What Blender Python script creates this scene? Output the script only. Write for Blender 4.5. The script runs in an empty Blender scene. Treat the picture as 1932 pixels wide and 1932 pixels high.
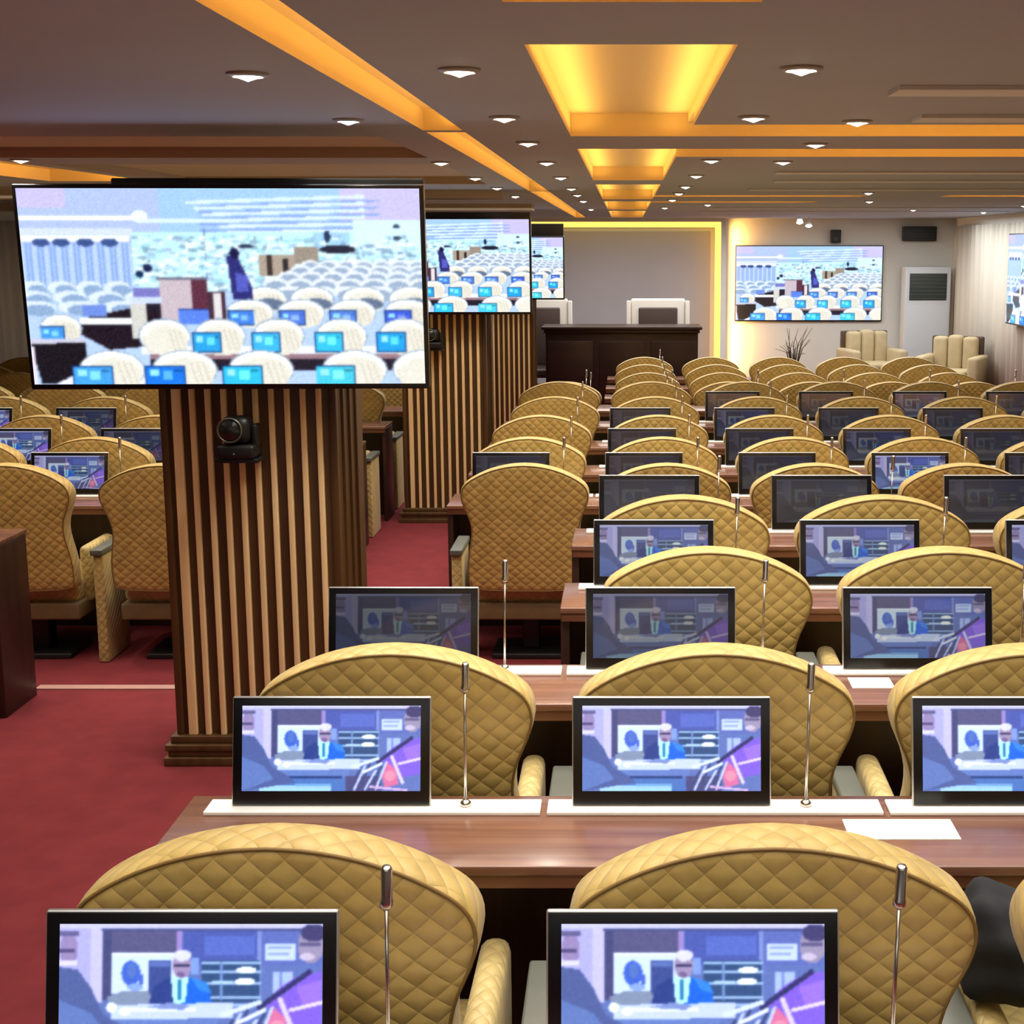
import bpy, bmesh, math, random
import numpy as np
from mathutils import Vector, Matrix
random.seed(7)
C = bpy.context.scene.collection
SC = bpy.context.scene

# ------------------------------------------------------------------ camera, world, big lights, exposure
H_CAM = 2.0
cam_d = bpy.data.cameras.new('camera'); cam = bpy.data.objects.new('camera', cam_d); C.objects.link(cam)
cam_d.sensor_fit = 'HORIZONTAL'; cam_d.sensor_width = 36.0
cam_d.lens = 36.0 * 2500.0 / 1932.0
cam_d.shift_x = -216.0 / 1932.0
cam_d.shift_y = -105.0 / 1932.0
cam_d.clip_start = 0.05; cam_d.clip_end = 100
cam.location = (0, 0, H_CAM)
cam.rotation_euler = (math.radians(90 - 9.0), 0, 0)
SC.camera = cam

w = bpy.data.worlds.new('world'); SC.world = w; w.use_nodes = True
w.node_tree.nodes['Background'].inputs[0].default_value = (0.95, 0.93, 0.9, 1)
w.node_tree.nodes['Background'].inputs[1].default_value = 0.55

def area(name, loc, size, power, col=(1, 1, 1), rot=(0, 0, 0)):
    l = bpy.data.lights.new(name, 'AREA'); l.shape = 'RECTANGLE'; l.size = size[0]; l.size_y = size[1]
    l.energy = power; l.color = col
    if name == 'ceiling_fill': l.spread = math.radians(115)
    o = bpy.data.objects.new(name, l); C.objects.link(o); o.location = loc; o.rotation_euler = rot
    return o
WARMW = (1.0, 0.97, 0.90)
NEUT = (1.0, 0.98, 0.95)
area('back_fill', (0.2, -3.5, 2.38), (7.0, 5.0), 88, NEUT)  # added fill behind the camera, has no fixture of its own
area('ceiling_fill', (0.2, 0.6, 2.38), (4.5, 2.4), 52, WARMW)  # soft fills added along the ceiling on top of the downlight beams
area('ceiling_fill', (0.6, 3.4, 2.38), (3.5, 3.0), 56, WARMW)
area('ceiling_fill', (0.6, 7.5, 2.38), (6.5, 4.5), 125, WARMW)
area('ceiling_fill', (0.6, 13.2, 2.38), (7.0, 5.0), 140, WARMW)
area('front_fill', (1.5, 17.4, 2.38), (6.5, 3.0), 165, (0.97, 0.99, 1.0))  # added fill that brightens the front wall, no fixture modelled
area('ceiling_fill', (-4.2, 8.0, 2.38), (3.0, 8.0), 90, WARMW)

vs = SC.view_settings
vs.view_transform = 'Standard'; vs.look = 'None'; vs.gamma = 1.0; vs.use_curve_mapping = False
vs.exposure = 0.35

# ------------------------------------------------------------------ materials
def lin(c):
    return tuple(((v / 255.0) / 12.92 if v / 255.0 <= 0.04045 else ((v / 255.0 + 0.055) / 1.055) ** 2.4) for v in c)

def mat(name, rgb, rough=0.5, metal=0.0, noise=0.0, nscale=20.0, bump=0.0, spec=0.5, emit=None, estr=0.0, stretch=(1, 1, 1), col2=None):
    m = bpy.data.materials.new(name); m.use_nodes = True
    nt = m.node_tree; b = nt.nodes['Principled BSDF']
    base = lin(rgb) + (1,)
    b.inputs['Base Color'].default_value = base
    b.inputs['Roughness'].default_value = rough; b.inputs['Metallic'].default_value = metal
    b.inputs['Specular IOR Level'].default_value = spec
    if emit is not None:
        b.inputs['Emission Color'].default_value = lin(emit) + (1,); b.inputs['Emission Strength'].default_value = estr
    if noise > 0 or bump > 0:
        tc = nt.nodes.new('ShaderNodeTexCoord'); mp = nt.nodes.new('ShaderNodeMapping'); mp.inputs['Scale'].default_value = stretch
        no = nt.nodes.new('ShaderNodeTexNoise'); no.inputs['Scale'].default_value = nscale; no.inputs['Detail'].default_value = 5
        nt.links.new(tc.outputs['Object'], mp.inputs[0]); nt.links.new(mp.outputs[0], no.inputs['Vector'])
        if noise > 0:
            mx = nt.nodes.new('ShaderNodeMix'); mx.data_type = 'RGBA'
            c2 = lin(col2) if col2 else tuple(v * (1 - noise) for v in base[:3])
            mx.inputs['A'].default_value = base; mx.inputs['B'].default_value = c2 + (1,)
            mr = nt.nodes.new('ShaderNodeMapRange'); mr.inputs[1].default_value = 0.35; mr.inputs[2].default_value = 0.65
            nt.links.new(no.outputs[0], mr.inputs[0]); nt.links.new(mr.outputs[0], mx.inputs['Factor'])
            nt.links.new(mx.outputs['Result'], b.inputs['Base Color'])
        if bump > 0:
            bp = nt.nodes.new('ShaderNodeBump'); bp.inputs['Strength'].default_value = bump; bp.inputs['Distance'].default_value = 0.005
            nt.links.new(no.outputs[0], bp.inputs['Height']); nt.links.new(bp.outputs[0], b.inputs['Normal'])
    return m

def quilt(name, rgb, rgb2, pitch=0.056, strength=0.7, rough=0.6):
    m = bpy.data.materials.new(name); m.use_nodes = True
    nt = m.node_tree; N = nt.nodes; L = nt.links; b = N['Principled BSDF']
    tc = N.new('ShaderNodeTexCoord'); sp = N.new('ShaderNodeSeparateXYZ'); L.new(tc.outputs['Object'], sp.inputs[0])
    def M(op, a, c=None):
        n = N.new('ShaderNodeMath'); n.operation = op
        for i, v in enumerate((a, c)):
            if v is None: continue
            if isinstance(v, (int, float)): n.inputs[i].default_value = v
            else: L.new(v, n.inputs[i])
        return n.outputs[0]
    no = N.new('ShaderNodeTexNoise'); no.inputs['Scale'].default_value = 5.0; no.inputs['Detail'].default_value = 2
    L.new(tc.outputs['Object'], no.inputs['Vector'])
    wob = M('MULTIPLY', M('SUBTRACT', no.outputs[0], 0.5), 0.02)
    xx = M('ADD', sp.outputs['X'], wob)
    ww = M('SUBTRACT', sp.outputs['Z'], sp.outputs['Y'])
    k = math.pi / pitch
    a = M('ABSOLUTE', M('SINE', M('MULTIPLY', M('ADD', xx, ww), k)))
    c = M('ABSOLUTE', M('SINE', M('MULTIPLY', M('SUBTRACT', xx, ww), k)))
    h = M('POWER', M('MULTIPLY', a, c), 0.45)
    fine = N.new('ShaderNodeTexNoise'); fine.inputs['Scale'].default_value = 45.0; fine.inputs['Detail'].default_value = 3
    L.new(tc.outputs['Object'], fine.inputs['Vector'])
    hh = M('ADD', h, M('MULTIPLY', fine.outputs[0], 0.35))
    bp = N.new('ShaderNodeBump'); bp.inputs['Strength'].default_value = strength; bp.inputs['Distance'].default_value = 0.012
    L.new(hh, bp.inputs['Height']); L.new(bp.outputs[0], b.inputs['Normal'])
    mx = N.new('ShaderNodeMix'); mx.data_type = 'RGBA'
    mx.inputs['A'].default_value = lin(rgb) + (1,); mx.inputs['B'].default_value = lin(rgb2) + (1,)
    f2 = N.new('ShaderNodeTexNoise'); f2.inputs['Scale'].default_value = 14.0; f2.inputs['Detail'].default_value = 4
    L.new(tc.outputs['Object'], f2.inputs['Vector'])
    mr = N.new('ShaderNodeMapRange'); mr.inputs[1].default_value = 0.4; mr.inputs[2].default_value = 0.65
    L.new(f2.outputs[0], mr.inputs[0])
    groove_shade = M('MULTIPLY', M('SUBTRACT', 1.0, h), 0.35)  # quilt grooves toned darker: crease shade put into the colour
    L.new(M('ADD', M('MULTIPLY', mr.outputs[0], 0.6), groove_shade), mx.inputs['Factor'])
    L.new(mx.outputs['Result'], b.inputs['Base Color'])
    b.inputs['Roughness'].default_value = 0.48; b.inputs['Specular IOR Level'].default_value = 0.6
    b.inputs['Sheen Weight'].default_value = 0.15
    return m

def wood(name, rgb, rgb2, rough=0.35, axis='X', scale=3.0, coat=0.0):
    m = bpy.data.materials.new(name); m.use_nodes = True
    nt = m.node_tree; N = nt.nodes; L = nt.links; b = N['Principled BSDF']
    tc = N.new('ShaderNodeTexCoord'); mp = N.new('ShaderNodeMapping')
    s = {'X': (0.6, 14, 14), 'Z': (14, 14, 0.6), 'Y': (14, 0.6, 14)}[axis]
    mp.inputs['Scale'].default_value = s
    no = N.new('ShaderNodeTexNoise'); no.inputs['Scale'].default_value = scale; no.inputs['Detail'].default_value = 6
    L.new(tc.outputs['Object'], mp.inputs[0]); L.new(mp.outputs[0], no.inputs['Vector'])
    mr = N.new('ShaderNodeMapRange'); mr.inputs[1].default_value = 0.35; mr.inputs[2].default_value = 0.68
    L.new(no.outputs[0], mr.inputs[0])
    mx = N.new('ShaderNodeMix'); mx.data_type = 'RGBA'
    mx.inputs['A'].default_value = lin(rgb) + (1,); mx.inputs['B'].default_value = lin(rgb2) + (1,)
    L.new(mr.outputs[0], mx.inputs['Factor']); L.new(mx.outputs['Result'], b.inputs['Base Color'])
    b.inputs['Roughness'].default_value = rough; b.inputs['Coat Weight'].default_value = coat; b.inputs['Coat Roughness'].default_value = 0.15
    return m

def screen_mat(name, gain, gray=0.0, tint=(1, 1, 1)):
    m = bpy.data.materials.new(name); m.use_nodes = True
    nt = m.node_tree; N = nt.nodes; L = nt.links; b = N['Principled BSDF']
    at = N.new('ShaderNodeAttribute'); at.attribute_name = 'picture'
    mx = N.new('ShaderNodeMix'); mx.data_type = 'RGBA'; mx.inputs['Factor'].default_value = gray
    mx.inputs['B'].default_value = (0.10 * tint[0], 0.10 * tint[1], 0.10 * tint[2], 1)
    L.new(at.outputs['Color'], mx.inputs['A']); L.new(mx.outputs['Result'], b.inputs['Emission Color'])
    b.inputs['Emission Strength'].default_value = gain
    b.inputs['Base Color'].default_value = (0.01, 0.01, 0.012, 1)
    b.inputs['Roughness'].default_value = 0.12
    return m

M_ = dict(
    fabric=quilt('gold_quilted_fabric', (190, 162, 90), (164, 136, 68), strength=0.34),
    fabric2=quilt('gold_quilted_fabric_fine', (188, 166, 104), (162, 140, 84), pitch=0.045, strength=0.3),
    piping=mat('gold_piping', (120, 92, 40), 0.6),
    armtop=mat('grey_arm_laminate', (92, 94, 86), 0.4, noise=0.12, nscale=8),
    seatbase=mat('seat_shell', (110, 90, 58), 0.6, noise=0.1),
    dark=mat('black_metal', (22, 20, 20), 0.5),  # even near-black colour for the chair pedestal
    desk=wood('walnut_desk_top', (122, 84, 66), (98, 64, 50), 0.26, 'X', 2.5, 0.25),
    deskedge=wood('walnut_desk_edge', (112, 72, 52), (90, 54, 38), 0.35, 'X', 2.5, 0.1),
    deskdark=wood('dark_walnut_panel', (52, 28, 22), (36, 18, 14), 0.4, 'Z', 2.0),
    colwood=wood('column_brown_wood', (86, 58, 26), (66, 42, 18), 0.45, 'Z', 1.5),
    slat=wood('pale_maple_slat', (244, 214, 160), (230, 196, 142), 0.4, 'Z', 2.0),
    podium=wood('podium_dark_mahogany', (44, 22, 22), (30, 14, 14), 0.35, 'X', 1.0),
    white=mat('white_anodised_plate', (244, 242, 234), 0.35, noise=0.04, nscale=6),
    silver=mat('silver_edge', (190, 188, 184), 0.3, 0.8),
    chrome=mat('brushed_chrome', (205, 200, 190), 0.22, 1.0),
    black=mat('black_bezel', (10, 10, 12), 0.25),
    blackp=mat('black_plastic', (16, 17, 17), 0.45),
    lensm=mat('lens_glass', (30, 34, 36), 0.05),
    ring=mat('lens_ring', (120, 130, 120), 0.3, 0.8),
    carpet=mat('red_carpet', (116, 46, 50), 0.95, noise=0.16, nscale=9, bump=0.3, spec=0.1),
    nosing=mat('aluminium_nosing', (190, 150, 140), 0.4, 0.3),
    ceil=mat('ceiling_paint', (170, 174, 184), 0.8, noise=0.04, nscale=1.5),
    ceil2=mat('ceiling_paint_lit_ribs', (214, 212, 208), 0.7),  # paler than the ceiling: light on the ribs put into the colour
    ceilbeam=mat('ceiling_paint_brown', (190, 174, 150), 0.8, noise=0.06, nscale=1.2),
    cove=mat('cove_paint', (236, 214, 170), 0.75),
    wall=mat('wall_paint', (226, 224, 214), 0.8, noise=0.03, nscale=2),
    backdrop=mat('stage_backdrop_fabric', (176, 174, 178), 0.7, noise=0.05, nscale=1.5),
    curtain=mat('cream_curtain', (216, 210, 196), 0.9, noise=0.08, nscale=6, stretch=(1, 1, 0.15)),
    lamp=mat('lamp_lens', (255, 250, 240), 0.3, emit=(255, 248, 232), estr=22.0),
    trimring=mat('lamp_trim', (150, 142, 134), 0.4),
    amber=mat('amber_led_strip', (255, 200, 90), 0.4, emit=(255, 190, 70), estr=2.2),
    yellow=mat('yellow_led_profile', (255, 230, 120), 0.4, emit=(255, 214, 96), estr=1.1),
    aircon=mat('air_conditioner_white', (214, 220, 224), 0.35),
    grille=mat('grille_dark', (52, 62, 58), 0.5),
    paper=mat('white_card', (232, 230, 216), 0.7, noise=0.04, nscale=10),
    sofa=mat('beige_sofa_fabric', (190, 172, 134), 0.8, noise=0.1, nscale=10),
    sofad=mat('sofa_side_dark', (74, 58, 40), 0.6),
    leather=mat('dark_brown_leather', (66, 52, 46), 0.45),
    chairwhite=mat('ivory_chair_frame', (214, 208, 196), 0.4),
    twig=mat('dry_twig', (92, 84, 66), 0.8),
    pot=mat('clay_pot', (120, 96, 78), 0.7),
    navy=mat('dark_navy_cloth', (11, 12, 18), 0.85, noise=0.2, nscale=8, bump=0.4),
    scr_hi=screen_mat('monitor_picture_bright', 0.92),
    scr_mid=screen_mat('monitor_picture_medium', 0.50, 0.2),
    scr_low=screen_mat('monitor_picture_faint', 0.30, 0.45),
    scr_dim=screen_mat('monitor_picture_dim', 0.15, 0.5),
    scr_off=screen_mat('monitor_picture_asleep', 0.14, 0.80, (1.0, .92, .95)),
    tv=screen_mat('television_picture', 0.85),
)

# ------------------------------------------------------------------ mesh helpers
class MB:
    def __init__(s): s.v = []; s.f = []; s.sm = []
    def add(s, vs, fs, smooth=False):
        n = len(s.v); s.v += [tuple(p) for p in vs]
        for f in fs: s.f.append(tuple(i + n for i in f)); s.sm.append(smooth)
        return s
    def box(s, x0, x1, y0, y1, z0, z1, bev=0.0):
        if bev > 0:
            bm = bmesh.new(); bmesh.ops.create_cube(bm, size=1)
            for v in bm.verts: v.co = Vector(((x0 + x1) / 2 + v.co.x * (x1 - x0), (y0 + y1) / 2 + v.co.y * (y1 - y0), (z0 + z1) / 2 + v.co.z * (z1 - z0)))
            bmesh.ops.bevel(bm, geom=list(bm.edges), offset=bev, segments=3, affect='EDGES', profile=0.5)
            bm.verts.index_update()
            s.add([v.co[:] for v in bm.verts], [[v.index for v in f.verts] for f in bm.faces], True); bm.free(); return s
        v = [(x, y, z) for z in (z0, z1) for y in (y0, y1) for x in (x0, x1)]
        return s.add(v, [(0, 2, 3, 1), (4, 5, 7, 6), (0, 1, 5, 4), (2, 6, 7, 3), (0, 4, 6, 2), (1, 3, 7, 5)])
    def tube(s, pts, r, n=10, caps=True):
        pts = [Vector(p) for p in pts]; rs = r if isinstance(r, (list, tuple)) else [r] * len(pts)
        vs = []; fs = []
        for i, p in enumerate(pts):
            d = (pts[min(i + 1, len(pts) - 1)] - pts[max(i - 1, 0)]).normalized()
            a = d.orthogonal().normalized() if i == 0 else (a - d * a.dot(d)).normalized()
            b = d.cross(a)
            for k in range(n):
                t = 2 * math.pi * k / n; vs.append(p + (a * math.cos(t) + b * math.sin(t)) * rs[i])
        for i in range(len(pts) - 1):
            for k in range(n): fs.append((i * n + k, i * n + (k + 1) % n, (i + 1) * n + (k + 1) % n, (i + 1) * n + k))
        if caps: fs.append(tuple(range(n - 1, -1, -1))); fs.append(tuple((len(pts) - 1) * n + k for k in range(n)))
        return s.add(vs, fs, True)
    def loop(s, pts, r, n=6):
        pts = [Vector(p) for p in pts]; m = len(pts); vs = []; fs = []
        for i in range(m):
            d = (pts[(i + 1) % m] - pts[i - 1]).normalized(); a = d.cross(Vector((0, 1, 0.01))).normalized(); b = d.cross(a)
            for k in range(n):
                t = 2 * math.pi * k / n; vs.append(pts[i] + (a * math.cos(t) + b * math.sin(t)) * r)
        for i in range(m):
            j = (i + 1) % m
            for k in range(n): fs.append((i * n + k, i * n + (k + 1) % n, j * n + (k + 1) % n, j * n + k))
        return s.add(vs, fs, True)
    def build(s, name, m, parent=None, loc=(0, 0, 0)):
        me = bpy.data.meshes.new(name); me.from_pydata(s.v, [], s.f); me.materials.append(m)
        me.polygons.foreach_set('use_smooth', s.sm)
        me.update()
        o = bpy.data.objects.new(name, me); C.objects.link(o); o.location = loc
        if parent: o.parent = parent
        return o

def fix(o):
    bm = bmesh.new(); bm.from_mesh(o.data); bmesh.ops.recalc_face_normals(bm, faces=bm.faces); bm.to_mesh(o.data); bm.free(); return o

def thing(name, label, cat, loc=(0, 0, 0), rz=0, group=None):
    o = bpy.data.objects.new(name, None); C.objects.link(o); o.location = loc; o.rotation_euler = (0, 0, rz)
    o.empty_display_size = 0.1
    o['label'] = label; o['category'] = cat
    if group: o['group'] = group
    return o
def tag(o, label, cat, group=None):
    o['label'] = label; o['category'] = cat
    if group: o['group'] = group
    return o
def struct(o): o['kind'] = 'structure'; return o
def dup(root, loc, rz, label, group, tilt=0.0):
    r = root.copy(); C.objects.link(r); r.location = loc; r.rotation_euler = (0, 0, rz)
    r['label'] = label; r['group'] = group
    m = {root: r}
    for ch in root.children_recursive:
        c = ch.copy(); C.objects.link(c); c.parent = m[ch.parent]; m[ch] = c
    return r
ORD = ['zeroth', 'first', 'second', 'third', 'fourth', 'fifth', 'sixth', 'seventh', 'eighth', 'ninth', 'tenth', 'eleventh', 'twelfth', 'thirteenth', 'fourteenth']

# ------------------------------------------------------------------ levels
Z1, Z2, Z3, ZS = 0.0, -0.165, -0.32, -0.10      # upper tier, middle tier, lower tier, stage
YA, YB, YS = 5.86, 11.86, 16.75                  # tier edges
YBK = -9.0
YF = 20.5                                       # front wall
XL, XR = -7.5, 5.0
ZC = 2.42

# ------------------------------------------------------------------ floor, walls
m = MB(); m.box(XL, XR, YBK, YA, -0.6, Z1); m.box(XL, XR, YA, YB, -0.6, Z2); m.box(XL, XR, YB, YF, -0.6, Z3)
struct(m.build('floor', M_['carpet']))
struct(MB().box(XL + 0.3, XR, YS, YF - 0.001, Z3, ZS).build('floor_stage', M_['carpet']))
struct(MB().box(-2.7, -0.99, YA - 0.05, YA + 0.004, Z1, Z1 + 0.006).build('trim_1', M_['nosing']))
struct(MB().box(-2.1, -0.99, YB - 0.03, YB + 0.004, Z2, Z2 + 0.006).build('trim_2', M_['nosing']))
struct(MB().box(XL, XR, YF, YF + 0.2, -0.6, ZC + 0.5).build('wall_front', M_['wall']))
struct(MB().box(XR, XR + 0.2, YBK, YF + 0.2, -0.6, ZC + 0.5).build('wall_right', M_['wall']))
struct(MB().box(XL - 0.2, XL, YBK, YF + 0.2, -0.6, ZC + 0.5).build('wall_left', M_['wall']))
struct(MB().box(XL - 0.2, XR + 0.2, YBK - 0.2, YBK, -0.6, ZC + 0.5).build('wall_back', M_['wall']))

# ------------------------------------------------------------------ ceiling with coffers and light troughs
HX0, HX1 = -0.215, 0.235
coffers = [(-0.6, 2.40), (2.89, 5.24), (5.91, 8.68), (9.27, 12.16), (12.7, 15.5), (16.1, 19.6)]
holes = [(HX0, HX1, a, b, 0.085, 'coffer') for a, b in coffers]
holes += [(HX1, XR - 0.1, 4.75, 5.24, 0.05, 'slot'), (HX1, XR - 0.1, 5.91, 6.43, 0.05, 'slot'),
          (HX1, 2.0, 11.2, 11.55, 0.04, 'slot'), (2.68, XR - 0.1, 11.2, 11.55, 0.04, 'slot'),
          (HX1, 1.8, 12.7, 13.1, 0.04, 'slot')]
troughs = [(-0.745, -0.60, -1.0, 4.98), (-0.745, -0.60, 5.06, 10.35), (-0.745, -0.60, 10.43, 19.8), (-3.75, -3.1, 2.5, 8.8)]
holes += [(a, b, c, d, 0.075, 'trough') for a, b, c, d in troughs]
holes += [(-3.0, -0.95, 5.25, 6.5, 0.05, 'dark'), (-3.0, -0.95, 7.0, 9.2, 0.05, 'dark'), (-7.0, -4.0, 9.6, 12.5, 0.06, 'dark')]
xs = sorted({XL, XR} | {h[0] for h in holes} | {h[1] for h in holes})
ys = sorted({YBK, YF} | {h[2] for h in holes} | {h[3] for h in holes})
m = MB()
def hole_at(x, y):
    for h in holes:
        if h[0] < x < h[1] and h[2] < y < h[3]: return h
    return None
for i in range(len(xs) - 1):
    for j in range(len(ys) - 1):
        if hole_at((xs[i] + xs[i + 1]) / 2, (ys[j] + ys[j + 1]) / 2): continue
        m.add([(xs[i], ys[j], ZC), (xs[i + 1], ys[j], ZC), (xs[i + 1], ys[j + 1], ZC), (xs[i], ys[j + 1], ZC)], [(0, 3, 2, 1)])
struct(m.build('ceiling', M_['ceil']))
struct(MB().box(XL, XR, YBK, YF, ZC + 0.16, ZC + 0.2).build('ceiling_slab', M_['ceil']))
mc = MB(); md = MB()
for (a, b, c, d, dep, kind) in holes:
    t = md if kind == 'dark' else mc
    z0, z1 = ZC, ZC + dep
    t.add([(a, c, z1), (b, c, z1), (b, d, z1), (a, d, z1)], [(0, 3, 2, 1)])
    t.add([(a, d, z0), (b, d, z0), (b, d, z1), (a, d, z1)], [(0, 1, 2, 3)])
    t.add([(a, c, z0), (b, c, z0), (b, c, z1), (a, c, z1)], [(0, 1, 2, 3)])
    if not (kind == 'slot' and a == HX1 and any(h[5] == 'coffer' and h[2] <= (c + d) / 2 <= h[3] for h in holes)):
        t.add([(a, c, z0), (a, d, z0), (a, d, z1), (a, c, z1)], [(0, 1, 2, 3)])
    cuts = [c, d] + [v for h in holes if h[5] == 'slot' and h[0] == HX1 for v in (h[2], h[3]) if c < v < d] if kind == 'coffer' else [c, d]
    cuts = sorted(set(cuts))
    for q in range(len(cuts) - 1):
        ya, yb = cuts[q], cuts[q + 1]; zz = z0
        if kind == 'coffer':
            for h in holes:
                if h[5] == 'slot' and h[0] == HX1 and h[2] <= (ya + yb) / 2 <= h[3]: zz = ZC + h[4]
        t.add([(b, ya, zz), (b, yb, zz), (b, yb, z1), (b, ya, z1)], [(0, 1, 2, 3)])
struct(mc.build('ceiling_coves', M_['cove']))
struct(md.build('ceiling_recesses', M_['ceilbeam']))
AMB = (1.0, 0.60, 0.13)
def strip(x, y0, y1, wd, power, col=AMB, lean_=0.0, zz=0.012):
    l = bpy.data.lights.new('cove_led', 'AREA'); l.shape = 'RECTANGLE'; l.size = wd; l.size_y = y1 - y0; l.energy = power; l.color = col
    o = bpy.data.objects.new('cove_led', l); C.objects.link(o); o.location = (x, (y0 + y1) / 2, ZC + zz); o.rotation_euler = (math.pi - lean_, 0, 0)
for a, b in coffers:
    L_ = (b - a)
    strip(HX0 + 0.05, a + 0.05, b - 0.05, 0.03, 0.62 * L_); strip(HX1 - 0.05, a + 0.05, b - 0.05, 0.03, 0.62 * L_)
for a, b, c, d in troughs:
    strip(b - 0.03, c + 0.03, d - 0.03, 0.02, 0.62 * (d - c) * (1 if b - a < .3 else 9))
for (a, b, c, d, dep, kind) in holes:
    if kind == 'slot': strip((a + b) / 2, c + 0.02, c + 0.05, (b - a) * 0.98, 2.4 * (b - a) * (1 if c < 8 else 0.6), AMB, -math.radians(50), 0.02)
# ribs across the ceiling, their lit look put into a paler colour
m = MB()
for y, x0, x1 in [(3.60, 0.72, 4.9), (4.38, 0.95, 4.9), (7.6, 0.85, 4.2), (8.6, 0.95, 3.6), (9.9, 0.9, 3.4), (14.6, 0.9, 4.6), (16.2, 0.9, 4.6)]:
    m.box(x0, x1, y, y + 0.16, ZC - 0.012, ZC - 0.0005)
struct(m.build('ceiling_ribs', M_['ceil2']))
m = MB(); m.box(XL, -0.95, 10.2, 10.5, ZC - 0.06, ZC - 0.0005); m.box(XL, -0.95, 13.5, 13.9, ZC - 0.06, ZC - 0.0005)
struct(m.build('ceiling_beams', M_['ceilbeam']))

# ------------------------------------------------------------------ downlights
def downlight_proto():
    t = thing('downlight', '', 'ceiling light')
    n = 24; r1, r0, h = 0.052, 0.038, 0.010
    vs = []; fs = []
    for k in range(n):
        a = 2 * math.pi * k / n
        vs += [(r1 * math.cos(a), r1 * math.sin(a), 0), (r1 * math.cos(a), r1 * math.sin(a), -0.004), (r0 * math.cos(a), r0 * math.sin(a), -h), (r0 * math.cos(a), r0 * math.sin(a), -0.002)]
    for k in range(n):
        j = (k + 1) % n
        for q in range(3): fs.append((k * 4 + q, k * 4 + q + 1, j * 4 + q + 1, j * 4 + q))
    fix(MB().add(vs, fs, True).build('trim_ring', M_['trimring'], t))
    ring = [(r0 * math.cos(2 * math.pi * k / n), r0 * math.sin(2 * math.pi * k / n), -0.006) for k in range(n)]
    cen = [(0, 0, -0.020)]
    MB().add(ring + cen, [((k + 1) % n, k, n) for k in range(n)], True).build('lens', M_['lamp'], t)
    return t
dl = downlight_proto()
DL = []
DL += [(-0.40, y, 'line of downlights beside the coffers, trough side') for y in (3.28, 4.46, 5.52, 6.80, 8.25, 9.8, 11.0, 12.5, 15.2)]
DL += [(0.415, y, 'line of downlights beside the coffers, open side') for y in (3.25, 4.45, 6.62, 8.05, 9.5, 10.7, 12.2, 14.6)]
DL += [(0.78, y, 'short line of downlights crossing the amber slots') for y in (4.60, 5.60, 6.75)]
DL += [(-0.93, y, 'line of downlights beyond the yellow trough') for y in (3.36, 4.55, 6.8, 8.32, 9.7, 11.3)]
DL += [(-2.25, 4.75, 'downlights at the far side of the ceiling'), (-2.95, 6.6, 'downlights at the far side of the ceiling')]
DL += [(2.27, 12.6, 'downlights above the far seating'), (0.82, 13.6, 'downlights above the far seating'), (4.4, 16.6, 'downlights above the far seating'), (4.1, 13.9, 'downlights above the far seating'), (3.3, 15.5, 'downlights above the far seating'), (1.9, 10.6, 'downlights above the far seating')]
cnt = {}
for i, (x, y, g) in enumerate(DL):
    cnt[g] = cnt.get(g, 0) + 1
    lab = 'round white recessed downlight, %s nearest of the %s' % (ORD[cnt[g]], g.replace('downlights at', 'lights at').replace('of downlights ', ''))
    drop = 0.0
    o = dl if i == 0 else dup(dl, (x, y, ZC), 0, lab, g)
    if i == 0: o.location = (x, y, ZC); o['label'] = lab; o['group'] = g
    if y < 10 or i % 2 == 0:
        l = bpy.data.lights.new('downlight_beam', 'SPOT'); l.energy = 20; l.color = (1.0, 0.93, 0.82); l.spot_size = math.radians(120); l.spot_blend = 0.8; l.shadow_soft_size = 0.04
        lo = bpy.data.objects.new('downlight_beam', l); C.objects.link(lo); lo.location = (x, y, ZC - 0.03)

# ------------------------------------------------------------------ chair
def back_outline():
    pts = [(0.296, 0.42), (0.302, 0.50), (0.299, 0.57), (0.288, 0.64), (0.278, 0.70), (0.278, 0.755), (0.292, 0.81), (0.315, 0.865), (0.326, 0.91), (0.322, 0.945), (0.308, 0.972), (0.285, 0.993), (0.25, 1.015), (0.21, 1.035), (0.16, 1.054), (0.11, 1.067), (0.055, 1.076), (0.0, 1.079)]
    # subdivide for smoothness
    q = []
    for i in range(len(pts) - 1):
        p0 = pts[max(i - 1, 0)]; p1 = pts[i]; p2 = pts[i + 1]; p3 = pts[min(i + 2, len(pts) - 1)]
        for t in (0, 0.5):
            q.append(tuple(0.5 * (2 * p1[k] + (p2[k] - p0[k]) * t + (2 * p0[k] - 5 * p1[k] + 4 * p2[k] - p3[k]) * t * t + (3 * p1[k] - p0[k] - 3 * p2[k] + p3[k]) * t ** 3) for k in (0, 1)))
    q.append(pts[-1])
    right = q; left = [(-x, z) for x, z in reversed(q[:-1])]
    bottom = [(-0.22, 0.405), (-0.1, 0.40), (0, 0.40), (0.1, 0.40), (0.22, 0.405)]
    return right + left + bottom
OUT = back_outline(); ZMID = 0.76
def lean(z): return -0.235 - 0.13 * (z - 0.42)       # centre line of the back at height z
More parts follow.
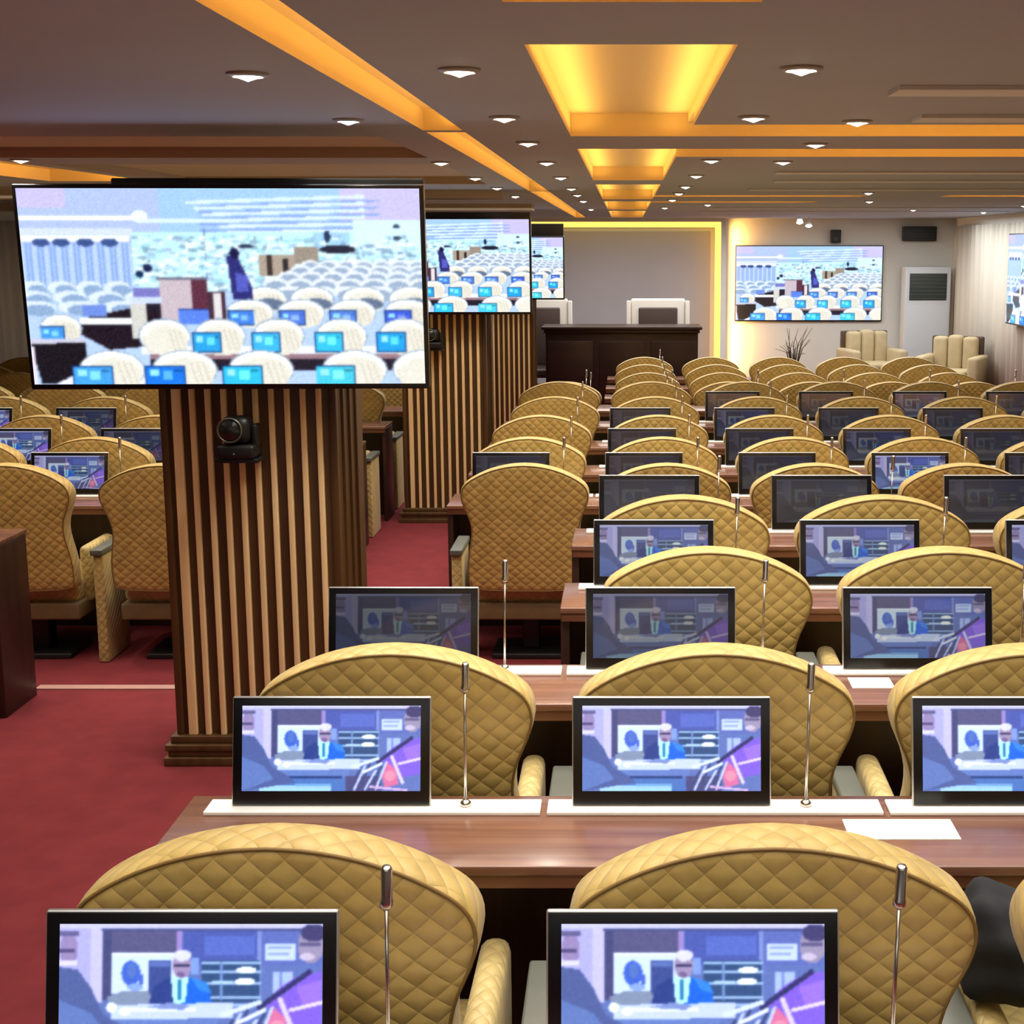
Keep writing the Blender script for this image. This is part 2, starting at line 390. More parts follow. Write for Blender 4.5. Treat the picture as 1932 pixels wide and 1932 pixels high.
def back_mesh():
    m = MB(); vs = []; fs = []
    rings = [(0.30, -0.062), (0.60, -0.060), (0.82, -0.057), (0.93, -0.054), (0.975, -0.052), (0.990, -0.046), (1.0, -0.036), (1.004, -0.015), (1.004, 0.015), (1.0, 0.036), (0.975, 0.050), (0.88, 0.058), (0.55, 0.066)]
    n = len(OUT)
    for sc, y in rings:
        for (x, z) in OUT:
            zz = ZMID + (z - ZMID) * sc; vs.append((x * sc, lean(zz) + y, zz))
    for i in range(len(rings) - 1):
        for k in range(n):
            j = (k + 1) % n; fs.append((i * n + k, (i + 1) * n + k, (i + 1) * n + j, i * n + j))
    a = len(vs); vs.append((0, lean(ZMID) - 0.062, ZMID)); b = len(vs); vs.append((0, lean(ZMID) + 0.067, ZMID))
    for k in range(n):
        j = (k + 1) % n; fs.append((a, k, j)); fs.append((b, (len(rings) - 1) * n + j, (len(rings) - 1) * n + k))
    return m.add(vs, fs, True)
def make_chair():
    t = thing('auditorium_chair', '', 'chair')
    fix(back_mesh().build('backrest', M_['fabric'], t))
    p = [(x * 0.985, lean(ZMID + (z - ZMID) * 0.985) - 0.0505, ZMID + (z - ZMID) * 0.985) for x, z in OUT]
    MB().loop(p, 0.0035).build('piping', M_['piping'], t)
    MB().box(-0.275, 0.275, -0.20, 0.27, 0.31, 0.45, 0.035).build('seat', M_['fabric2'], t)
    MB().box(-0.29, 0.29, -0.235, 0.20, 0.235, 0.325, 0.012).build('seat_shell', M_['seatbase'], t)
    for s in (-1, 1):
        MB().box(s * 0.285 - 0.032, s * 0.285 + 0.032, -0.11, 0.24, 0.30, 0.60, 0.026).build('armrest', M_['fabric2'], t)
    b = MB(); b.box(-0.2, 0.2, -0.16, 0.14, 0.0, 0.03, 0.006); b.box(-0.045, 0.045, -0.06, 0.05, 0.03, 0.24, 0.008)
    b.build('pedestal', M_['dark'], t)
    return t
chair0 = make_chair()
# shared arm console
con0 = thing('arm_console', '', 'arm console')
MB().box(-0.027, 0.027, -0.24, 0.08, 0.0, 0.58, 0.012).build('side_panel', M_['fabric2'], con0)
MB().box(-0.032, 0.032, -0.26, 0.095, 0.58, 0.612, 0.006).build('arm_top', M_['armtop'], con0)

# ------------------------------------------------------------------ pictures for the displays
def grid_display(name, w_, h_, img, mt, parent, y=0.0, z0=0.0, x0=0.0):
    """flat display surface in local XZ facing -Y, one colour per vertex"""
    ny, nx = img.shape[:2]
    X, Z = np.meshgrid(np.linspace(-w_ / 2, w_ / 2, nx) + x0, np.linspace(h_, 0, ny) + z0)
    co = np.stack([X, np.full_like(X, y), Z], -1).reshape(-1, 3)
    idx = np.arange(nx * ny).reshape(ny, nx)
    f = np.stack([idx[1:, :-1], idx[1:, 1:], idx[:-1, 1:], idx[:-1, :-1]], -1).reshape(-1, 4)
    me = bpy.data.meshes.new(name)
    me.vertices.add(len(co)); me.vertices.foreach_set('co', co.ravel())
    me.loops.add(f.size); me.loops.foreach_set('vertex_index', f.ravel())
    me.polygons.add(len(f)); me.polygons.foreach_set('loop_start', np.arange(len(f)) * 4); me.polygons.foreach_set('loop_total', np.full(len(f), 4))
    me.update(calc_edges=True)
    at = me.color_attributes.new('picture', 'FLOAT_COLOR', 'POINT')
    s = img.reshape(-1, 3) / 255.0
    l = np.where(s <= 0.04045, s / 12.92, ((s + 0.055) / 1.055) ** 2.4)
    at.data.foreach_set('color', np.concatenate([l, np.ones((len(l), 1))], 1).astype(np.float32).ravel())
    me.materials.append(mt)
    o = bpy.data.objects.new(name, me); C.objects.link(o); o.parent = parent
    return o
class Pic:
    def __init__(s, w_, h_, base):
        s.a = np.zeros((h_, w_, 3)); s.a[:] = base
        s.V, s.U = np.meshgrid(np.linspace(0, 1, h_), np.linspace(0, 1, w_), indexing='ij'); s.ar = w_ / h_
    def put(s, mk, c, al=1.0): s.a[mk] = s.a[mk] * (1 - al) + np.array(c) * al
    def rect(s, u0, u1, v0, v1, c, al=1.0): s.put((s.U >= u0) & (s.U <= u1) & (s.V >= v0) & (s.V <= v1), c, al)
    def ell(s, u, v, ru, rv, c, al=1.0): s.put(((s.U - u) / ru) ** 2 + ((s.V - v) / rv) ** 2 <= 1, c, al)
    def poly(s, pts, c, al=1.0):
        ins = np.zeros_like(s.U, bool); n = len(pts)
        for i in range(n):
            (x1, y1), (x2, y2) = pts[i], pts[(i + 1) % n]
            if y1 == y2: continue
            cr = ((y1 > s.V) != (y2 > s.V)) & (s.U < (x2 - x1) * (s.V - y1) / (y2 - y1) + x1); ins ^= cr
        s.put(ins, c, al)
    def line(s, u0, v0, u1, v1, w_, c, al=1.0):
        dx, dy = (u1 - u0) * s.ar, v1 - v0; L2 = dx * dx + dy * dy + 1e-9
        t = np.clip((((s.U - u0) * s.ar) * dx + (s.V - v0) * dy) / L2, 0, 1)
        d = np.hypot((s.U - u0) * s.ar - t * dx, (s.V - v0) - t * dy); s.put(d <= w_, c, al)
    def blur(s, n=1):
        for _ in range(n):
            p = np.pad(s.a, ((1, 1), (1, 1), (0, 0)), 'edge')
            s.a = (p[1:-1, 1:-1] * 4 + p[:-2, 1:-1] + p[2:, 1:-1] + p[1:-1, :-2] + p[1:-1, 2:]) / 8
    def noise(s, amt, sd=1):
        r = np.random.RandomState(sd); s.a = np.clip(s.a + r.normal(0, amt, s.a.shape[:2])[..., None], 0, 255)

def meeting_picture():
    p = Pic(200, 100, (92, 112, 178))
    p.rect(0, .165, 0, .62, (166, 166, 226)); p.rect(.12, .165, 0, .62, (186, 184, 232))
    p.rect(.165, .45, .04, .25, (84, 84, 128)); p.rect(.47, .75, .04, .33, (72, 88, 168)); p.rect(.55, .74, .1, .25, (84, 104, 190))
    p.rect(.77, 1, .04, .33, (90, 106, 180)); p.rect(.165, .2, .05, .6, (68, 72, 118))
    p.rect(.447, .467, .03, .24, (150, 130, 200)); p.rect(.752, .768, .03, .6, (120, 138, 205))
    p.rect(0, 1, 0.0, .035, (188, 190, 236)); p.rect(.16, 1, .035, .055, (70, 78, 130))
    p.rect(.2, .45, .225, .55, (196, 216, 250)); p.rect(.2, .45, .225, .245, (220, 232, 255))
    p.ell(.272, .39, .036, .10, (62, 98, 200)); p.ell(.275, .37, .018, .06, (80, 112, 190)); p.rect(.305, .32, .40, .48, (70, 100, 196)); p.ell(.29, .50, .03, .03, (130, 160, 230))
    p.rect(.34, .425, .29, .6, (58, 76, 142)); p.rect(.345, .42, .30, .34, (88, 110, 180))
    p.poly([(.18, .58), (.24, .53), (.34, .53), (.36, .62), (.2, .66)], (122, 138, 168))
    p.rect(.54, .76, .29, .62, (48, 76, 122))
    for v in (.30, .37, .46, .57, .63): p.rect(.54, .765, v, v + .022, (150, 182, 228))
    p.rect(.61, .62, .30, .6, (110, 140, 200))
    p.ell(.71, .365, .038, .025, (235, 248, 255)); p.ell(.705, .455, .038, .028, (235, 248, 255)); p.rect(.58, .66, .445, .47, (170, 205, 235))
    p.poly([(.335, .68), (.36, .5), (.42, .42), (.46, .5), (.45, .68)], (42, 62, 132)); p.poly([(.47, .5), (.5, .42), (.56, .46), (.58, .62), (.55, .69), (.46, .69)], (26, 98, 214))
    p.poly([(.5, .42), (.56, .46), (.58, .55), (.53, .52)], (50, 128, 228))
    p.poly([(.425, .42), (.49, .42), (.48, .62), (.435, .64)], (176, 232, 250)); p.poly([(.452, .44), (.463, .44), (.466, .6), (.45, .6)], (40, 120, 170))
    p.ell(.465, .33, .036, .10, (150, 136, 176)); p.ell(.467, .25, .034, .045, (205, 208, 232)); p.rect(.437, .495, .315, .335, (52, 52, 92)); p.ell(.46, .40, .018, .02, (110, 90, 140)); p.rect(.5, .53, .27, .4, (120, 150, 220))
    p.poly([(.2, .70), (.22, .64), (.66, .62), (.66, .74), (.2, .76)], (186, 202, 246)); p.rect(.25, .52, .66, .69, (214, 222, 252))
    p.poly([(.33, .66), (.42, .62), (.5, .64), (.47, .68)], (120, 140, 200)); p.ell(.2, .66, .02, .04, (226, 232, 255)); p.ell(.25, .69, .02, .03, (232, 236, 255))
    p.rect(.2, .6, .75, .82, (96, 122, 190)); p.rect(.2, .56, .82, .85, (40, 62, 122)); p.rect(0.12, .6, .85, 1, (74, 112, 182)); p.rect(.1, .5, .93, 1, (150, 196, 230)); p.rect(.3, .5, .91, .94, (110, 160, 214))
    p.poly([(0, .34), (.07, .36), (.12, .5), (.17, .72), (.26, .82), (.3, .9), (0, 1)], (76, 92, 150)); p.poly([(0, .6), (.12, .7), (.18, .86), (0, 1)], (92, 116, 180))
    p.ell(.035, .2, .035, .13, (142, 128, 176)); p.rect(0, .075, .06, .1, (96, 92, 140)); p.rect(.0, .06, .2, .225, (78, 72, 120)); p.rect(0, .07, .29, .33, (206, 204, 240))
    p.rect(.78, .895, .155, .285, (188, 206, 250)); p.rect(.79, .88, .18, .2, (138, 158, 220)); p.rect(.79, .87, .23, .25, (138, 158, 220))
    p.rect(.81, .885, .38, .56, (160, 182, 238)); p.rect(.835, .845, .38, .56, (110, 130, 200))
    p.ell(.955, .17, .05, .14, (146, 138, 172)); p.ell(.965, .07, .05, .07, (64, 62, 108)); p.rect(.91, .99, .15, .175, (92, 88, 132)); p.ell(.94, .26, .03, .03, (190, 180, 210))
    p.poly([(.78, .62), (.84, .5), (.9, .42), (1, .37), (1, .8), (.86, .86)], (122, 92, 214)); p.poly([(.9, .5), (1, .44), (1, .6), (.93, .66)], (146, 110, 236))
    p.line(.76, .66, .95, .38, .02, (48, 50, 104)); p.line(.84, .6, .9, .9, .02, (206, 196, 240)); p.line(.88, .68, 1, .62, .014, (214, 204, 246))
    p.poly([(.78, .78), (.82, .66), (.86, .74), (.88, .92), (.8, .96)], (204, 108, 156)); p.ell(.83, .82, .03, .06, (226, 140, 168))
    p.rect(.58, .78, .82, 1, (72, 74, 124))
    for q in range(6): p.line(.6 + q * .03, .98, .66 + q * .03, .76 - (q % 3) * .05, .012, (186, 200, 244) if q % 2 else (60, 70, 120))
    p.line(.62, .72, .76, .62, .02, (200, 214, 248)); p.line(.68, .78, .78, .68, .016, (214, 224, 250)); p.line(.72, .95, .92, .99, .014, (196, 170, 224))
    p.noise(4); p.blur(2); p.a = np.clip((p.a - 118) * 1.10 + 130, 0, 255)
    return p.a
def hall_picture():
    p = Pic(300, 150, (178, 204, 244)); rs = random.Random(3)
    p.rect(0, 1, 0, .28, (174, 192, 246)); p.rect(.35, .85, 0, .22, (160, 198, 248)); p.rect(0, .12, 0, .1, (196, 190, 244)); p.rect(.8, 1, 0, .16, (196, 190, 244))
    for q in range(7): p.line(.42 + q * .02, .07 + q * .03, .86, .04 + q * .034, .008, (214, 234, 255)); p.line(.45, .09 + q * .03, .9, .06 + q * .034, .006, (136, 164, 224))
    p.rect(0, .3, .135, .158, (252, 255, 255)); p.ell(.3, .14, .02, .03, (230, 250, 255)); p.rect(.3, .55, .15, .17, (214, 236, 255)); p.rect(0, .28, .2, .25, (206, 218, 250)); p.rect(0, .27, .235, .262, (244, 250, 255))
    for q in range(27): p.rect(q * .01, q * .01 + .006, .27, .52, (136, 166, 232) if q % 3 else (184, 206, 250))
    for q in (.05, .1, .16, .22): p.ell(q, .27, .022, .02, (62, 84, 140))
    p.rect(.275, 1, .22, .52, (190, 234, 244)); p.rect(.455, .46, .2, .46, (110, 130, 170)); p.rect(.94, .955, .16, .5, (100, 120, 170)); p.rect(.83, 1, .16, .32, (206, 238, 252)); p.rect(.73, .82, .22, .3, (160, 206, 246))
    for _ in range(700):
        u = .28 + rs.random() * .7; v = .24 + rs.random() * .28
        p.ell(u, v, .003 + .012 * rs.random(), .006 + .006 * rs.random(), rs.choice([(150, 206, 222), (146, 176, 206), (228, 250, 252), (240, 252, 255), (236, 250, 250), (120, 150, 176)]), .7)
    p.rect(.59, .68, .33, .44, (168, 154, 140)); p.rect(.61, .625, .33, .44, (60, 50, 46)); p.rect(.65, .665, .35, .44, (44, 40, 44)); p.rect(.68, .74, .29, .38, (150, 140, 128))
    p.ell(.79, .305, .045, .022, (28, 30, 50)); p.ell(.765, .24, .008, .03, (30, 50, 80)); p.ell(.56, .29, .02, .012, (50, 60, 90)); p.ell(.31, .4, .012, .02, (30, 40, 80)); p.ell(.29, .43, .01, .02, (30, 50, 90)); p.ell(.94, .19, .01, .01, (50, 70, 90)); p.ell(.94, .25, .01, .012, (50, 70, 90))
    # far seats
    p.rect(0, .28, .5, .58, (168, 196, 226))
    rows = [(.36, .045, .022), (.385, .05, .024), (.415, .055, .028), (.45, .062, .03), (.49, .075, .036)]
    for v, su, h in rows:
        n0 = .72 - (v - .36) * 1.0
        u = n0
        while u < 1.02:
            p.ell(u, v + h, su * .52, h, (222, 230, 238)); p.ell(u, v + h * 1.5, su * .42, h * .9, (150, 170, 196)); u += su
    for v, su in ((.47, .07), (.52, .09), (.57, .11)):
        u = .02
        while u < .3: p.ell(u, v + .03, su * .48, .035, (214, 228, 240)); p.ell(u + .01, v + .045, su * .36, .03, (140, 168, 205)); u += su
    def seat(u, v, wd, h, tab=(60, 150, 225), toff=-.03, tv=.5, tw=.5):
        p.ell(u, v + h, wd / 2 + .004, h + .008, (150, 170, 190)); p.ell(u, v + h, wd / 2, h, (250, 252, 248))
        p.poly([(u - wd * .48, v + h), (u + wd * .48, v + h), (u + wd * .44, v + h * 1.5), (u + wd * .36, v + h * 2.0), (u - wd * .36, v + h * 2.0)], (214, 212, 204))
        p.ell(u + .004, v + h * 1.25, wd * .44, h * .95, (226, 224, 212))
        for q in range(3): p.line(u + wd * (.1 + .1 * q), v + h * .6, u + wd * (.2 + .1 * q), v + h * 1.8, .004, (206, 200, 184))
        if tab:
            a, b, c, d = u + toff - wd * tw * .6, u + toff + wd * tw * .5, v + h * (1 - tv + .35), v + h * 2.0
            p.rect(a - .003, b + .003, c - .006, d, (24, 60, 120)); p.rect(a, b, c, d - .004, tab); p.rect(a + wd * .06, a + wd * .2, c + .012, c + h * .5, (150, 226, 246)); p.rect(a + wd * .26, a + wd * .42, c + .02, c + h * .7, tuple(min(255, q + 60) for q in tab)); p.rect(a + wd * .44, b - .006, c + .012, c + h * .3, tuple(int(q * .7) for q in tab))
    for u in (.6, .72, .85, .97): seat(u, .50, .105, .06, None); p.ell(u + .01, .585, .04, .03, (96, 112, 140))
    p.rect(.335, .455, .45, .67, (196, 182, 192)); p.rect(.415, .455, .45, .67, (92, 48, 66)); p.rect(.33, .455, .445, .462, (110, 110, 130)); p.rect(.455, .50, .52, .66, (70, 46, 60)); p.rect(.47, .49, .53, .66, (220, 216, 220)); p.rect(.26, .34, .55, .58, (200, 214, 244)); p.rect(.27, .335, .5, .55, (120, 120, 190)); p.rect(.3, .335, .58, .68, (40, 34, 50))
    p.poly([(.51, .34), (.535, .33), (.55, .4), (.57, .5), (.57, .56), (.52, .56)], (46, 48, 116)); p.ell(.53, .325, .012, .03, (30, 30, 70)); p.poly([(.53, .42), (.56, .44), (.56, .52), (.53, .52)], (84, 92, 190))
    for u, c in ((.56, (70, 130, 225)), (.69, (80, 120, 220)), (.82, (84, 130, 220)), (.96, (60, 90, 215))): seat(u, .565, .115, .065, c, -.02)
    p.rect(.38, .455, .615, .685, (90, 130, 228)); p.rect(.38, .455, .61, .617, (40, 60, 140))
    p.poly([(.13, .66), (.27, .6), (.33, .62), (.3, .8), (.2, .82), (.13, .74)], (34, 26, 36)); p.rect(.26, .3, .58, .76, (206, 206, 200)); p.rect(.13, .26, .655, .685, (240, 244, 250)); p.rect(.14, .2, .59, .65, (110, 140, 220))
    seat(.08, .64, .1, .07, (70, 150, 230), -.02)
    p.rect(.28, 1, .80, .845, (232, 238, 246)); p.rect(.3, 1, .845, .875, (150, 120, 130)); p.rect(.3, 1, .872, .93, (34, 30, 44))
    for u, c in ((.34, None), (.48, (44, 160, 225)), (.63, (60, 180, 235)), (.79, (50, 190, 230)), (.95, (30, 160, 230))): seat(u, .665, .125, .085, c, -.03 if c else 0)
    p.rect(.0, .14, .76, .79, (200, 200, 220)); p.poly([(0, .79), (.14, .78), (.14, .9), (.06, 1), (.02, 1)], (28, 24, 32)); p.poly([(.05, 1), (.12, .94), (.3, .97), (.3, 1)], (238, 240, 255))
    for u, c in ((.2, (70, 160, 236)), (.385, (30, 120, 232)), (.58, (50, 190, 236)), (.82, (70, 200, 226)), (1.0, None)): seat(u, .83, .16, .095, c, -.045 if c else 0, .5, .55)
    p.rect(0, .008, .8, 1, (230, 220, 236))
    p.blur(2); p.noise(4); p.a = np.clip((p.a - 128) * 1.08 + 136, 0, 255)
    return p.a
IMG_M = meeting_picture(); IMG_H = hall_picture()

# ------------------------------------------------------------------ retractable monitor
def make_monitor():
    t = thing('desk_monitor', '', 'monitor')
    MB().box(-0.275, 0.465, -0.035, 0.035, 0, 0.009, 0.002).build('mounting_plate', M_['white'], t)
    fr = bpy.data.objects.new('screen', None)
    tilt = Matrix.Rotation(math.radians(-11), 4, 'X')
    W_, Hh = 0.442, 0.240
    def place(o): o.matrix_local = Matrix.Translation((0, -0.004, 0.011)) @ tilt; return o
    body = MB().box(-W_ / 2, W_ / 2, 0.0, 0.011, 0, Hh, 0.004).build('housing', M_['silver'], t); place(body)
    bz = MB().box(-W_ / 2 + .003, W_ / 2 - .003, -0.002, 0.002, 0.002, Hh - .003, 0.001).build('bezel', M_['black'], t); place(bz)
    ds = grid_display('display', W_ - .046, Hh - .052, IMG_M, M_['scr_hi'], t, -0.0026, 0.032); place(ds)
    return t
mon0 = make_monitor()
def make_mic():
    t = thing('gooseneck_microphone', '', 'microphone')
    MB().tube([(0, 0, 0), (0, 0, 0.008), (0, 0, 0.014)], [0.013, 0.012, 0.006], 12).build('base', M_['chrome'], t)
    MB().tube([(0, 0, 0.012), (0.001, 0, 0.12), (0.004, 0, 0.27)], [0.0035, 0.0032, 0.003], 8).build('stem', M_['chrome'], t)
    MB().tube([(0.004, 0, 0.262), (0.004, 0, 0.268), (0.0042, 0, 0.275), (0.005, 0, 0.278), (0.006, 0, 0.325), (0.006, 0, 0.33)], [0.004, 0.010, 0.010, 0.0085, 0.0085, 0.006], 14).build('capsule', M_['chrome'], t)
    return t
mic0 = make_mic()

# ------------------------------------------------------------------ desks
DZ = 0.765
def make_desk(yt, x0, x1, zf, label, group, ends=True):
    """yt: line of the monitor plates; users sit on the -Y side"""
    t = thing('conference_desk', label, 'desk', ((x0 + x1) / 2, yt, zf), 0, group)
    hw = (x1 - x0) / 2
    MB().box(-hw, hw, -0.275, 0.075, DZ - 0.022, DZ, 0.004).build('desk_top', M_['desk'], t)
    MB().box(-hw + .004, hw - .004, -0.268, -0.235, DZ - 0.052, DZ - 0.022, 0.003).build('edge_band', M_['deskedge'], t)
    MB().box(-hw + 0.03, hw - 0.03, 0.02, 0.04, 0.0, DZ - 0.022).build('modesty_panel', M_['deskdark'], t)
    for s in (-1, 1):
        MB().box(s * hw - 0.03 if s > 0 else -hw, hw if s > 0 else -hw + 0.03, -0.24, 0.06, 0.0, DZ - 0.022, 0.003).build('end_panel', M_['deskdark'], t)
    return t

# right block -------------------------------------------------------
COLX = [0.205 + 0.755 * k for k in range(-1, 5)]        # chair columns: aisle seat first
f_ = 2500.0; c9, s9 = math.cos(math.radians(9)), math.sin(math.radians(9))
def proj(x, y, z):
    d = y * c9 + (H_CAM - z) * s9
    return 1182 + f_ * x / d, 465 + f_ * (H_CAM - z) / (c9 * d)
def in_view(x, y, z, mar=60):
    return y > 0.5 and -mar < proj(x, y, z)[0] < 1932 + mar

# (chair top line Y, tier floor, first column, desk line Y beyond / before)
CH = [(1.99, Z1), (2.98, Z1), (4.00, Z1), (4.87, Z1), (6.62, Z2), (7.56, Z2), (8.57, Z2), (9.65, Z2), (10.74, Z2), (12.26, Z3), (13.17, Z3), (14.08, Z3), (15.05, Z3)]
TB = [(1.825, Z1), (2.785, Z1), (3.745, Z1), (4.72, Z1), (5.68, Z1), (7.39, Z2), (8.40, Z2), (9.50, Z2), (10.60, Z2), (11.62, Z2), (13.03, Z3), (13.94, Z3), (14.90, Z3), (15.95, Z3)]
CX_FIX = {(0, 0): -.556, (0, 1): .238, (1, 0): -.543, (1, 1): .209, (2, 1): .247, (2, 2): .990, (3, 1): .213, (3, 2): .966, (4, 0): -.512, (7, 0): -.525}
used = {'chair': False, 'con': False, 'mon': False, 'mic': False}
def put(kind, proto, loc, rz, label, group):
    if not used[kind]:
        used[kind] = True; proto.location = loc; proto.rotation_euler = (0, 0, rz); proto['label'] = label; proto['group'] = group; return proto
    return dup(proto, loc, rz, label, group)
YOFF = 0.32     # chair origin sits this far ahead of the top of its back
for r, (yt, zf) in enumerate(CH):
    have = [k for k in range(6) if not (k == 0 and r in (2, 3, 10, 11, 12)) and in_view(COLX[k], yt, zf + 1, 420 if r == 0 else 300)]
    px = []
    for k in have:
        x = CX_FIX.get((r, k), COLX[k] + random.uniform(-.007, .007)); px.append(x)
        put('chair', chair0, (x, yt + YOFF, zf), math.radians(random.uniform(-1.0, 1.0)),
            'gold quilted chair in the %s row of the wide block, %s seat from the aisle' % (ORD[r + 1], ORD[k - have[0] + 1]), 'quilted chairs of the wide block')
    cx = [px[0] - 0.372] + [(px[i] + px[i + 1]) / 2 for i in range(len(px) - 1)] + [px[-1] + 0.372]
    for i, x in enumerate(cx):
        put('con', con0, (x, yt + YOFF + 0.02, zf), 0, 'grey-topped upholstered arm console in the %s row of the wide block, %s from the aisle' % (ORD[r + 1], ORD[i + 1]), 'arm consoles of the wide block')
for r, (yt, zf) in enumerate(TB):
    first = 1 if r in (3, 4, 11, 12, 13) else 0
    x0 = COLX[first] - 0.435; x1 = min(COLX[5] + 0.40, COLX[0] + .755 * 5 + .4)
    if r < 5:
        last = max(k for k in range(6) if in_view(COLX[k], yt, zf + 1, 320)); x1 = COLX[last] + 0.36
    else: last = 5
    make_desk(yt, x0, x1, zf, 'long walnut desk, %s from the camera in the wide block' % ORD[r + 1], 'long desks of the wide block')
    for k in range(first, last + 1):
        xc = COLX[k]
        if not in_view(xc, yt, zf + 1, 350): continue
        up = not (r >= 9 or (r == 8 and k <= 1) or (r >= 6 and k == 0))
        xm = xc - 0.105
        if up:
            o = put('mon', mon0, (xm, yt, zf + DZ), 0, 'raised desk monitor on the %s desk of the wide block, %s from the aisle' % (ORD[r + 1], ORD[k - first + 1]), 'raised monitors of the wide block')
            key = 'scr_hi'
            if r == 2: key = 'scr_dim' if k == 0 else ('scr_low' if k == 1 else 'scr_mid')
            if r == 3: key = 'scr_mid'
            if r == 4: key = 'scr_off'
            if r == 5: key = 'scr_mid' if k == 3 else 'scr_off'
            if r > 5: key = 'scr_off' if (k + r) % 3 else 'scr_dim'
            for ch in o.children:
                if ch.name.startswith('display'):
                    ch.material_slots[0].link = 'OBJECT'; ch.material_slots[0].material = M_[key]
        if r < 10 or (k in (0, 1)):
            put('mic', mic0, (xm + 0.298, yt, zf + DZ + (0.009 if up else 0.0)), random.uniform(-.5, .5), 'thin gooseneck microphone on the %s desk of the wide block, %s from the aisle' % (ORD[r + 1], ORD[k - first + 1]), 'gooseneck microphones of the wide block')

# block beyond the columns ------------------------------------------
LX = [-2.30 - 0.755 * k for k in range(7)]
for r, (yt, zf) in enumerate(CH):
    if r < 4: continue
    row = r - 3
    have = [k for k in range(7) if in_view(LX[k], yt, zf + 1, 140)]
    px = [{(4, 0): -2.35, (4, 1): -3.15, (4, 2): -3.92}.get((r, k), LX[k] + random.uniform(-.007, .007)) for k in have]
    for i, x in enumerate(px):
        put('chair', chair0, (x, yt + YOFF, zf), math.radians(random.uniform(-1.0, 1.0)),
            'gold quilted chair in the %s row beyond the columns, %s seat from the columns' % (ORD[row], ORD[i + 1]), 'quilted chairs beyond the columns')
    cx = [px[0] + 0.372] + [(px[i] + px[i + 1]) / 2 for i in range(len(px) - 1)]
    for i, x in enumerate(cx):
        put('con', con0, (x, yt + YOFF + .02, zf), 0, 'grey-topped arm console in the %s row beyond the columns, %s from the columns' % (ORD[row], ORD[i + 1]), 'arm consoles beyond the columns')
for r, (yt, zf) in enumerate(TB):
    if r < 4: continue
    row = r - 3
    have = [k for k in range(7) if in_view(LX[k], yt, zf + 1, 140)]
    if r == 4: x1, x0 = -2.66, -4.6; have = []
    else: x1 = LX[0] + 0.40; x0 = LX[max(have)] - 0.4
    make_desk(yt, x0, x1, zf, 'dark walnut desk beyond the columns, %s one from the camera there' % ORD[row], 'desks beyond the columns')
    for k in have:
        xm = LX[k] - 0.105
        if r < 8:
            o = put('mon', mon0, (xm, yt, zf + DZ), 0, 'raised desk monitor on the %s desk beyond the columns, %s from the columns' % (ORD[row], ORD[k + 1]), 'raised monitors beyond the columns')
            for ch in o.children:
                if ch.name.startswith('display'):
                    ch.material_slots[0].link = 'OBJECT'; ch.material_slots[0].material = M_['scr_dim' if (r + k) % 2 else 'scr_mid']
        if r < 8: put('mic', mic0, (xm + 0.298, yt, zf + DZ + 0.009), 0, 'gooseneck microphone on the %s desk beyond the columns, %s from the columns' % (ORD[row], ORD[k + 1]), 'gooseneck microphones beyond the columns')

# cards, bag --------------------------------------------------------
def card(x, y, z, wd, dp, label, rz=0.0):
    o = MB().box(-wd / 2, wd / 2, -dp / 2, dp / 2, 0, 0.002).build('name_card', M_['paper'], None, (x, y, z)); o.rotation_euler[2] = rz
    tag(o, label, 'card', 'white cards on the desks')
card(0.588, 2.68, DZ, 0.235, 0.098, 'blank white card lying on the second desk behind the nearest middle chair')
card(0.70, 3.645, DZ, 0.12, 0.09, 'small white card lying on the third desk near its second monitor')
def lump(sx, sy, sz, seed):
    bm = bmesh.new(); bmesh.ops.create_icosphere(bm, subdivisions=4, radius=1.0); rr = random.Random(seed)
    ph = [rr.uniform(0, 6) for _ in range(6)]
    for v in bm.verts:
        c = v.co; f = 1 + 0.07 * math.sin(5 * c.x + ph[0] + 3 * c.z) + 0.06 * math.sin(7 * c.y + 4 * c.x + ph[1]) + 0.05 * math.sin(9 * c.z + 5 * c.y + ph[2])
        z = c.z * f; z = max(z, -0.72)
        v.co = Vector((c.x * f * sx, c.y * f * sy, (z + 0.72) / 1.72 * sz))
    bm.verts.index_update(); out = ([v.co[:] for v in bm.verts], [[v.index for v in f.verts] for f in bm.faces]); bm.free(); return out
vs_, fs_ = lump(0.085, 0.12, 0.20, 4)
jk = MB().add(vs_, fs_, True).build('bundled_jacket', M_['navy'], None, (0.705, 2.50 - 0.17, 0.617))
tag(jk, 'dark navy jacket bundled on the arms beside the third chair of the nearest row', 'jacket')

